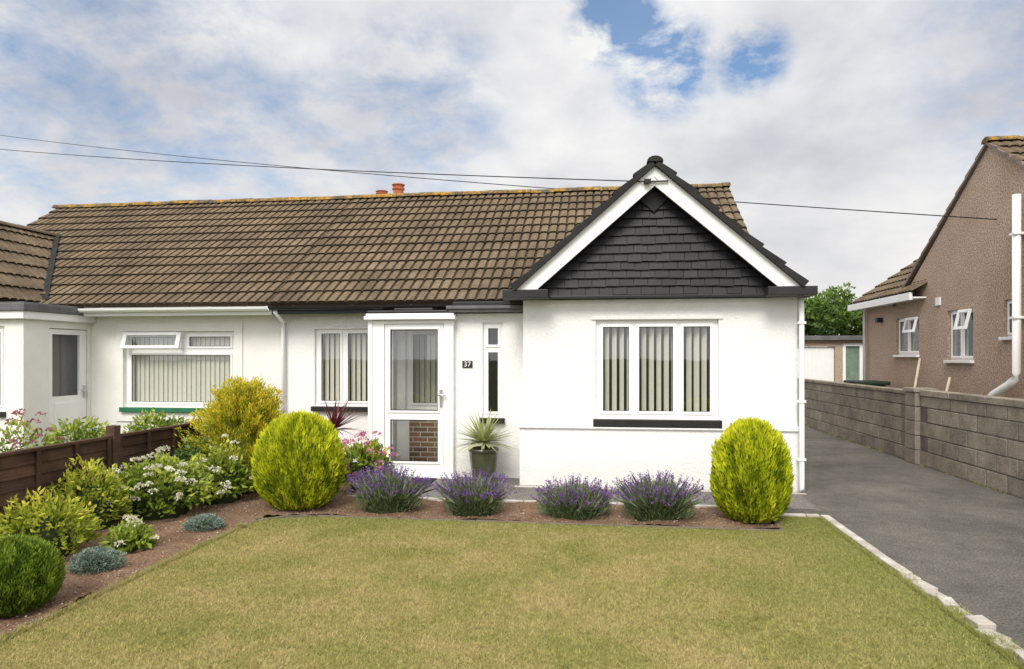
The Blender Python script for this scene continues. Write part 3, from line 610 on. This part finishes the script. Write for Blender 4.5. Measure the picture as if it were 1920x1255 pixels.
o=grass(13000,'edge_grass',edgepts,.034,.003,5); o['kind']='stuff'; o['label']='longer grass tufts along the lawn edge'; o['category']='grass'
def weedpts(r,n):
    c=r.uniform(5,17,26); k=r.integers(0,26,n); return np.stack([4.85-np.abs(r.normal(0,.015,n)),c[k]+r.normal(0,.06,n),np.full(n,.0)],1)
o=grass(700,'wall_foot_weeds',weedpts,.035,.004,6); o['kind']='stuff'; o['label']='small weeds growing along the wall foot'; o['category']='weeds'
# ================================================================== FOLIAGE
def fol(name,P,D,L,Wd,tint,mat,parent=None,fold=.25,r=None):
    n=len(P); r=r or rng; D=D/np.linalg.norm(D,axis=1)[:,None]; rnd=r.normal(size=(n,3)); S_=np.cross(D,rnd); S_/=np.linalg.norm(S_,axis=1)[:,None]; Nn=np.cross(S_,D)
    L=np.broadcast_to(L,n)[:,None]; Wd=np.broadcast_to(Wd,n)[:,None]
    mid=P+D*L*.45+Nn*L*.06; V=np.stack([P,mid-S_*Wd/2+Nn*Wd*fold,P+D*L-Nn*L*.04,mid+S_*Wd/2+Nn*Wd*fold],1).reshape(-1,3)
    b=np.arange(n)[:,None]*4; Fc=np.concatenate([b+np.array([[0,1,2]]),b+np.array([[0,2,3]])],1).reshape(-1,3)
    return trimesh(name,V,Fc,np.repeat(np.clip(tint,0,1),2),mat,parent)
def core(name,fn,mat,parent,nu=28,nv=16):  # solid fill, coloured dark to stand in for shade inside the foliage
    mb=MB(); vs=[];fs=[]
    for j in range(nv+1):
        for i in range(nu): vs.append(fn(j/nv,i*2*math.pi/nu))
    for j in range(nv):
        for i in range(nu): fs.append((j*nu+i,j*nu+(i+1)%nu,(j+1)*nu+(i+1)%nu,(j+1)*nu+i))
    mb.add(vs,fs); return mb.obj(name,mat,parent,smooth=True,merge=False)
def egg(name,cx,cy,Rx,Hh,mat,coremat,label,n=11000,L=.062,W_=.017,seed=1,group=None,pw=.85,lumpy=1.):
    e=T(name,(cx,cy,0),label,'shrub',group); r=np.random.default_rng(seed)
    off=Vector((seed*3.1,0,0))
    def rr_(t): 
        q=abs(2*(t**pw)-1); return Rx*(max(0,1-q**2.3))**.5
    t=r.random(n*2)**.95; th=r.uniform(0,2*np.pi,n*2); keep=np.array([r.random()<rr_(a)/Rx+.25 for a in t]); t=t[keep][:n]; th=th[keep][:n]; n=len(t)
    R0=np.array([rr_(a) for a in t]); dirx=np.cos(th); diry=np.sin(th)
    lump=np.array([noise.noise(Vector((dirx[i]*3.2,diry[i]*3.2,t[i]*5))+off)+.8*noise.noise(Vector((dirx[i]*10,diry[i]*10,t[i]*7))+off) for i in range(n)])
    R1=R0*(1+.08*lump*lumpy)-.035+r.uniform(-.035,.025,n)
    z=.02+t*Hh*(1+.03*lump*lumpy)-.03
    P=np.stack([cx+dirx*R1,cy+diry*R1,z],1)
    out=np.stack([dirx,diry,(t-.35)*1.2],1); D=out*.7+np.array([0,0,1.1])+r.normal(0,.2,(n,3))
    tint=.5+.6*lump+r.normal(0,.13,n)+(t-.45)*.45  # hollows between clumps tinted darker, shade painted into the leaf colour
    fol('foliage',P,D,L*r.uniform(.6,1.35,n),W_*r.uniform(.7,1.3,n),tint,mat,e,r=r)
    core('shade_core',lambda tt,a:(cx+math.cos(a)*max(0,rr_(tt)-.06),cy+math.sin(a)*max(0,rr_(tt)-.06),.01+tt*(Hh-.065)),coremat,e)
    return e
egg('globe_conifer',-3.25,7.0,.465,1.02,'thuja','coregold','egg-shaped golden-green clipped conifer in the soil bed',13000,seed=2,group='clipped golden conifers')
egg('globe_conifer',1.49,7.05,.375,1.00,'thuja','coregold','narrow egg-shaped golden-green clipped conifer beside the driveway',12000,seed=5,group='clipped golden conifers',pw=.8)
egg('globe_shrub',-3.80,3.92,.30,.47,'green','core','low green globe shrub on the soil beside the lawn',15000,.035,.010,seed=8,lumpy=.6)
def feathery():
    cx,cy=-4.36,7.85; e=T('golden_conifer',(cx,cy,0),'loose feathery golden-yellow conifer beside the fence','shrub'); r=np.random.default_rng(4); P=[];D=[];Ti=[]
    tube('trunk',[(cx,cy,0),(cx,cy,.5),(cx+.02,cy,1.1)],.03,'bark',e,8,radii=[.04,.03,.01])
    for k in range(480):
        t=r.random()**.8; z0=.02+t*1.02; rad_=(.82*(1-t)**.6+.13)*r.uniform(.6,1.12); a=r.uniform(0,2*np.pi); tip=np.array([cx+math.cos(a)*rad_,cy+math.sin(a)*rad_*.75,z0+.12+r.uniform(0,.24)]); base=np.array([cx+math.cos(a)*rad_*.25,cy+math.sin(a)*rad_*.25,z0-.02])
        m=75; s=r.random(m)**.6; c=base+(tip-base)*s[:,None]; c[:,2]+=.04*np.sin(s*3); c+=r.normal(0,.024,(m,3))
        d=(tip-base)/np.linalg.norm(tip-base)+np.array([0,0,.5]); P.append(c); D.append(d+r.normal(0,.4,(m,3))); Ti.append(.10+.62*s*(.5+.5*t)+r.normal(0,.12,m)+r.uniform(-.18,.2))
    P=np.concatenate(P);D=np.concatenate(D);fol('foliage',P,D,r.uniform(.03,.06,len(P)),r.uniform(.010,.018,len(P)),np.concatenate(Ti),'gold',e,r=r)
    core('shade_core',lambda tt,a:(cx+math.cos(a)*.5*(1-tt)**.6*min(1,tt*8+.3),cy+math.sin(a)*.40*(1-tt)**.6*min(1,tt*8+.3),.02+tt*.98),'coregold',e)
feathery()
def lavender(cx,cy,Rx,Hh,seed,label):
    e=T('lavender_bush',(cx,cy,0),label,'lavender','lavender bushes in the front bed'); r=np.random.default_rng(seed)
    n=4600; th=r.uniform(0,2*np.pi,n); ph=r.random(n)**.6; el=np.arcsin(ph); rr_=r.random(n)**.4
    d=np.stack([np.cos(th)*np.cos(el),np.sin(th)*np.cos(el),np.sin(el)],1)
    P=np.array([cx,cy,.02])+d*rr_[:,None]*np.array([Rx*.88,Rx*.6,Hh*.74]); 
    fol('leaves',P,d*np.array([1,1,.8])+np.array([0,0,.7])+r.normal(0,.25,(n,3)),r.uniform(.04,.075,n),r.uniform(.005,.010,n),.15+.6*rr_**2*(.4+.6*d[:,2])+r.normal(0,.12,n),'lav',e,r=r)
    m=340; th=r.uniform(0,2*np.pi,m); sp=r.random(m)**.5; hx=np.cos(th)*sp; hy=np.sin(th)*sp
    D=np.stack([hx*.75,hy*.75,1.05-.4*sp],1)+r.normal(0,.19,(m,3)); D/=np.linalg.norm(D,axis=1)[:,None]
    B0=np.stack([cx+hx*Rx*.64,cy+hy*Rx*.46,np.full(m,Hh*.42)-sp*.06],1); L=Hh*r.uniform(.32,.75,m)
    fol('stalks',B0,D,L,.004,r.uniform(.4,.9,m),'lav',e,r=r)
    tip=B0+D*L[:,None]*.92; q=10; PP=np.repeat(tip,q,0)+np.repeat(D,q,0)*r.uniform(-.026,.026,(m*q,1))+r.normal(0,.006,(m*q,3)); DD=np.repeat(D,q,0)+r.normal(0,.9,(m*q,3))
    fol('flowers',PP,DD,r.uniform(.012,.019,m*q),r.uniform(.008,.014,m*q),r.normal(.45,.27,m*q),'purple',e,r=r)
    core('shade_core',lambda tt,a:(cx+math.cos(a)*Rx*.62*math.cos(tt*1.5),cy+math.sin(a)*Rx*.45*math.cos(tt*1.5),.01+Hh*.42*math.sin(tt*1.5)),'core',e)
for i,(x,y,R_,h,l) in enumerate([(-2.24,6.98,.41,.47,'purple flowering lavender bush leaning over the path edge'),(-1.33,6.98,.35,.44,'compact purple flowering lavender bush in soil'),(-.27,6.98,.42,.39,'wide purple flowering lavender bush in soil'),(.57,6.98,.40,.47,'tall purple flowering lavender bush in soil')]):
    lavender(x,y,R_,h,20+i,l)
def bush(name,cx,cy,R_,Hh,mat,n,L,W_,label,seed,flow=None,nf=0,fr=.04,cat='shrub',z0=0,Ry=None,lump=.28,group=None,coremat='core',up=.25,fname='flower_heads'):
    e=T(name,(cx,cy,0),label,cat,group); r=np.random.default_rng(seed); Ry=Ry or R_*.9; off=Vector((seed*1.7,2.,0))
    th=r.uniform(0,2*np.pi,n); sp=r.uniform(-.25,1,n); el=np.arcsin(sp); d=np.stack([np.cos(th)*np.cos(el),np.sin(th)*np.cos(el),sp],1)
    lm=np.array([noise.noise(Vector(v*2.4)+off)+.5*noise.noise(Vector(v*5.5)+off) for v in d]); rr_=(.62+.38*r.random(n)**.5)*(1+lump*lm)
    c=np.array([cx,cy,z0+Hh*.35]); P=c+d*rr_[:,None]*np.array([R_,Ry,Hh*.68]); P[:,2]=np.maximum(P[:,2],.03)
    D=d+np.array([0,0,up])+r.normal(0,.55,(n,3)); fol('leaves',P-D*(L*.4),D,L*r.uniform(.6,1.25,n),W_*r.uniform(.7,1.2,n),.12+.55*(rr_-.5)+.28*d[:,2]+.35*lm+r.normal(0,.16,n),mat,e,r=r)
    core('shade_core',lambda tt,a:(cx+math.cos(a)*R_*.55*math.cos(tt*1.5),cy+math.sin(a)*Ry*.55*math.cos(tt*1.5),.01+(z0+Hh*.66)*math.sin(tt*1.5)),coremat,e)
    if flow:
        PP=[];DD=[]
        for k in range(nf):
            a=r.uniform(0,2*np.pi); s=r.uniform(.05,1); q=np.array([math.cos(a)*math.sqrt(1-s*s),math.sin(a)*math.sqrt(1-s*s),s]); lmq=noise.noise(Vector(q*2.4)+off)+.5*noise.noise(Vector(q*5.5)+off); f0=c+q*np.array([R_,Ry,Hh*.7])*(1+lump*lmq)*r.uniform(1.05,1.16)
            m=34; v=r.normal(size=(m,3)); v/=np.linalg.norm(v,axis=1)[:,None]; v[:,2]=np.abs(v[:,2])*.7; PP.append(f0+v*fr*r.uniform(.5,1.2)); DD.append(v+r.normal(0,.6,(m,3)))
        PP=np.concatenate(PP);DD=np.concatenate(DD); o=fol(fname,PP,DD,r.uniform(.018,.03,len(PP)),r.uniform(.015,.025,len(PP)),r.random(len(PP)),flow,e,r=r); o['kind']='stuff'
    return e
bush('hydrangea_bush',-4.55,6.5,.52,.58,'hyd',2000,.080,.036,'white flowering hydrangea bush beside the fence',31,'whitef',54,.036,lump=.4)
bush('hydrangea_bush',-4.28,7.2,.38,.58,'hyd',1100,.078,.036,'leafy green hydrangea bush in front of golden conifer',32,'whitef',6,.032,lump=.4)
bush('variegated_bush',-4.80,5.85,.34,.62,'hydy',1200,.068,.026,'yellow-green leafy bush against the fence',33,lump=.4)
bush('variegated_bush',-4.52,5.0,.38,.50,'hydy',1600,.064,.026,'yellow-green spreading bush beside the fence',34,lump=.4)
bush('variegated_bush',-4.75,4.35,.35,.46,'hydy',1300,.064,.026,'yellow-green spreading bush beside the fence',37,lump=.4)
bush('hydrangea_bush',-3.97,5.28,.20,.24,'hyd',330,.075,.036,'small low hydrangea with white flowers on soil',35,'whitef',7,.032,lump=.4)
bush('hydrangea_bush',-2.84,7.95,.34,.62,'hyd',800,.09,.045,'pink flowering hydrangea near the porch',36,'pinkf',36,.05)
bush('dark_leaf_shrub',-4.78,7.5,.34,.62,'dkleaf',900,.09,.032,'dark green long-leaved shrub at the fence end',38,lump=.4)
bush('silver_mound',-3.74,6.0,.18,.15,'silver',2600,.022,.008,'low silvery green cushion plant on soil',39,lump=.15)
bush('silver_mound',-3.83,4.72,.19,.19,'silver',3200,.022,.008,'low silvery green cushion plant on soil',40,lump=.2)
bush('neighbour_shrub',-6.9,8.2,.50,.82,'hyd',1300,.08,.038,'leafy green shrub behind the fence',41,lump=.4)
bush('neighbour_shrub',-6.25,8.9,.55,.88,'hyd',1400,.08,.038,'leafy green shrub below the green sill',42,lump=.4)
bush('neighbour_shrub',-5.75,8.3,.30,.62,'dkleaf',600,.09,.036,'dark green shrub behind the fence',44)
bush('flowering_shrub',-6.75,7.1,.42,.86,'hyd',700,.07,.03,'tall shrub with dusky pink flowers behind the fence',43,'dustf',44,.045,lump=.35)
def spiky(parent,name,cx,cy,z,n,L,W_,mat,seed,low=-.25):
    r=random.Random(seed); V=[];Fc=[];Ti=[]
    for k in range(n):
        a=r.uniform(0,6.283); el=math.asin(r.uniform(low,1)); d=Vector((math.cos(a)*math.cos(el),math.sin(a)*math.cos(el),math.sin(el))); s=d.cross(Vector((0,0,1))); s=s.normalized() if s.length>.05 else Vector((1,0,0)); l=L*r.uniform(.75,1.1); ti=r.random(); b=len(V); K=6
        droop=r.uniform(.05,.3)*(1-max(0,d.z)); nn=s.cross(d)
        for i in range(K+1):
            t=i/K; p=Vector((cx,cy,z))+d*l*t-Vector((0,0,1))*droop*l*t*t; wv=W_*(.6+1.2*t if t<.3 else .96*(1-t)/.7+.02)/2
            V+= [p-s*wv+nn*wv*.4,p,p+s*wv+nn*wv*.4]
        for i in range(K):
            q=b+i*3
            for u_ in (0,1): Fc+=[(q+u_,q+u_+1,q+u_+4),(q+u_,q+u_+4,q+u_+3)]; Ti+=[ti*.6+ (.35 if u_ else .1)]*2
    trimesh(name,[tuple(v) for v in V],Fc,Ti,mat,parent)
Y_=T('potted_yucca',(-1.53,8.76,0),'spiky yucca in a tall dark green glazed pot beside the porch','potted plant')
def lathe(name,cx,cy,prof,mat,parent,n=32):
    mb=MB(); vs=[];fs=[]
    for pr,pz in prof: vs+=[(cx+pr*math.cos(k*2*math.pi/n),cy+pr*math.sin(k*2*math.pi/n),pz) for k in range(n)]
    for i in range(len(prof)-1): fs+=[(i*n+k,i*n+(k+1)%n,(i+1)*n+(k+1)%n,(i+1)*n+k) for k in range(n)]
    mb.add(vs,fs); return mb.obj(name,mat,parent,smooth=True)
lathe('pot',-1.53,8.76,[(0,.006),(.135,.006),(.14,.03),(.165,.2),(.185,.37),(.19,.42),(.203,.425),(.205,.455),(.195,.46),(.18,.45),(.175,.39)],'pot',Y_)
lathe('compost',-1.53,8.76,[(.177,.41),(.1,.42),(0,.43)],'soil',Y_)
tube('stem',[(-1.53,8.76,.40),(-1.53,8.76,.53)],.035,'bark',Y_)
spiky(Y_,'leaves',-1.53,8.76,.53,120,.48,.038,'yucca',2,-.1)
C_=T('red_cordyline',(-3.62,8.85,0),'dark red spiky cordyline in front of the wall','plant')
tube('stem',[(-3.62,8.85,0),(-3.62,8.85,.66)],.02,'bark',C_); spiky(C_,'leaves',-3.62,8.85,.66,70,.50,.034,'red',3,.0)
TR=T('broadleaf_tree',(9.6,30,0),'bushy green tree beyond the garage','tree')
tube('trunk',[(9.6,30,0),(9.55,30,1.2),(9.65,30,2.4)],.2,'bark',TR,10,radii=[.24,.18,.12])
r=np.random.default_rng(3); P=[];D=[];Ti=[]
for k in range(60):
    v=r.normal(size=3); v/=np.linalg.norm(v); c=np.array([9.6,30,3.15])+v*np.array([2.0,1.7,1.3])*r.uniform(.35,1.); 
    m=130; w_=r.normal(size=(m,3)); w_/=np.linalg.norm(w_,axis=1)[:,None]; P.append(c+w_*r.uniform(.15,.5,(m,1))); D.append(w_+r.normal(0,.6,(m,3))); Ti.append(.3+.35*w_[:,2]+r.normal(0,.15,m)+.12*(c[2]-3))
P=np.concatenate(P); fol('crown',P,np.concatenate(D),r.uniform(.12,.24,len(P)),r.uniform(.08,.14,len(P)),np.concatenate(Ti),'treeleaf',TR,r=r)
for k in range(7):
    a=k*.9; tube('limb',[(9.63,30,2.0),(9.6+.6*math.cos(a),30+.6*math.sin(a),2.8),(9.6+1.2*math.cos(a),30+1.2*math.sin(a),3.4+.3*math.sin(k))],.05,'bark',TR,6,radii=[.08,.05,.02])
# ================================================================== SMALL THINGS
q=MB(); q.box(-2.95,-2.2,8.45,8.93,.006,.02); o=q.obj('door_mat','mat',None,bevel=.003); o['label']='black rubber door mat on the path'; o['category']='door mat'
Bn=T('garden_bin',(5.5,15,0),'dark green plastic bin with flat lid behind the wall','bin')
q=MB(); q.box(5.2,5.75,14.6,15.3,0,1.08); q.obj('body','bin',Bn,bevel=.03)
q=MB(); q.box(5.15,5.8,14.55,15.35,1.085,1.16); q.obj('lid','bin',Bn,bevel=.02)
for a,b in (((5.35,12.9,.0),(5.93,13.6,1.62)),((5.4,12.0,.0),(5.93,12.5,1.3))):
    o=tube('leaning_pole',[a,tuple((np.array(a)+np.array(b))/2),b],.022,'polem',None); o['label']='pale timber pole leaning against pebbledash wall'; o['category']='pole'
def cable(p0,p1,sag,lab,r_=.008):
    p0=np.array(p0);p1=np.array(p1); pts=[]
    for t in np.linspace(0,1,40): q=p0+(p1-p0)*t; q[2]-=4*sag*t*(1-t); pts.append(tuple(q))
    o=tube('overhead_cable',pts,r_,'cable',None,6); o['label']=lab; o['category']='cable'; o['group']='overhead telephone cables'
cable((.52,8.33,3.775),(-18.4,16.05,7.5),.12,'thin black overhead cable attached to the gable apex',.007)
cable((5.98,11.2,3.75),(-31.1,26.2,12.2),.32,'thin black overhead cable running to the pebbledash wall',.009)
# ================================================================== CAMERA / LIGHT / WORLD
cam=bpy.data.cameras.new('camera'); co=bpy.data.objects.new('camera',cam); COL.objects.link(co); co.location=(0,0,1.65); co.rotation_euler=(rad(90),0,rad(7.5))
cam.sensor_width=36; cam.lens=23.81; cam.shift_y=.0222; cam.clip_end=2000; cam.clip_start=.05; S.camera=co
sd=Vector((-.12,-.74,.78)).normalized()
sun=bpy.data.lights.new('sun','SUN'); sun.energy=2.9; sun.angle=rad(24); sun.color=(1,.95,.865); so=bpy.data.objects.new('sun',sun); COL.objects.link(so); so.rotation_euler=sd.to_track_quat('Z','Y').to_euler(); so.location=(5,-10,20)
W=bpy.data.worlds.new('World'); S.world=W; W.use_nodes=True; t=W.node_tree; t.nodes.clear()
out=N(t,'ShaderNodeOutputWorld'); bg=N(t,'ShaderNodeBackground'); t.links.new(bg.outputs[0],out.inputs[0])
sky=N(t,'ShaderNodeTexSky',sky_type='NISHITA'); sky.sun_disc=False; sky.sun_elevation=math.asin(sd.z); sky.sun_rotation=math.atan2(sd.x,sd.y); sky.air_density=1.0; sky.dust_density=.4; sky.ozone_density=3
gen=N(t,'ShaderNodeTexCoord').outputs['Generated']; sp=N(t,'ShaderNodeSeparateXYZ'); t.links.new(gen,sp.inputs[0])
zz=mth(t,'ADD',mth(t,'MAXIMUM',sp.outputs[2],0.),.35); cx_=mth(t,'DIVIDE',sp.outputs[0],zz); cy_=mth(t,'DIVIDE',sp.outputs[1],zz)
cb=N(t,'ShaderNodeCombineXYZ'); t.links.new(cx_,cb.inputs[0]); t.links.new(cy_,cb.inputs[1])
n1=noi(t,cb.outputs[0],1.25,7,.5,.1); n2=noi(t,cb.outputs[0],3.2,8,.58,.15)
cloud=ramp(t,[(.35,(5.6,5.8,6.5)),(.44,(7.2,7.35,7.9)),(.52,(9.2,9.2,9.35)),(.60,(10.9,10.85,10.7))],mth(t,'ADD',mth(t,'MULTIPLY',n1,.66),mth(t,'MULTIPLY',n2,.34)))
hz=mth(t,'SUBTRACT',1.,mth(t,'MINIMUM',mth(t,'MULTIPLY',mth(t,'MAXIMUM',sp.outputs[2],0.),3.2),1.)); cloud=mixc(t,mth(t,'MULTIPLY',hz,.8),cloud,(10.1,9.95,9.7))
dt=N(t,'ShaderNodeVectorMath',operation='DOT_PRODUCT'); t.links.new(gen,dt.inputs[0]); dt.inputs[1].default_value=sd
gl=mth(t,'ADD',1.,mth(t,'MULTIPLY',mth(t,'MAXIMUM',dt.outputs['Value'],0.),1.0)); 
vs_=N(t,'ShaderNodeVectorMath',operation='SCALE'); t.links.new(cloud,vs_.inputs[0]); t.links.new(gl,vs_.inputs['Scale']); cloud=vs_.outputs[0]
gap=None
for (dx,dy,dz,r0,r1,amp) in [(.02,1.012,.50,4.6,.2,1.1),(.095,1.023,.43,5.0,.2,1.0),(.221,1.038,.44,3.4,.2,.95),(-.74,.91,.43,18,3,.40),(-.27,.97,.37,9,1,.42),(-.45,.95,.33,8,1,.34),(.75,1.1,.5,14,2,.3)]:
    v=Vector((dx,dy,dz)).normalized(); q=N(t,'ShaderNodeVectorMath',operation='DOT_PRODUCT'); t.links.new(gen,q.inputs[0]); q.inputs[1].default_value=v
    mr_=N(t,'ShaderNodeMapRange',interpolation_type='SMOOTHSTEP'); t.links.new(q.outputs['Value'],mr_.inputs[0]); mr_.inputs[1].default_value=math.cos(rad(r0)); mr_.inputs[2].default_value=math.cos(rad(r1)); mr_.inputs[3].default_value=0; mr_.inputs[4].default_value=amp
    gap=mr_.outputs[0] if gap is None else mth(t,'MAXIMUM',gap,mr_.outputs[0])
n3=noi(t,cb.outputs[0],7,9,.64,.2)
k=mth(t,'MULTIPLY',gap,mth(t,'MULTIPLY',mth(t,'MAXIMUM',mth(t,'SUBTRACT',n3,.40),0.),5.5)); k=mth(t,'MINIMUM',k,.85)
skc=mixc(t,1.,sky.outputs[0],(1.0,1.45,1.65),'MULTIPLY')
t.links.new(mixc(t,k,cloud,skc),bg.inputs[0]); bg.inputs[1].default_value=.09
S.view_settings.view_transform='Standard'; S.view_settings.look='None'; S.view_settings.exposure=0
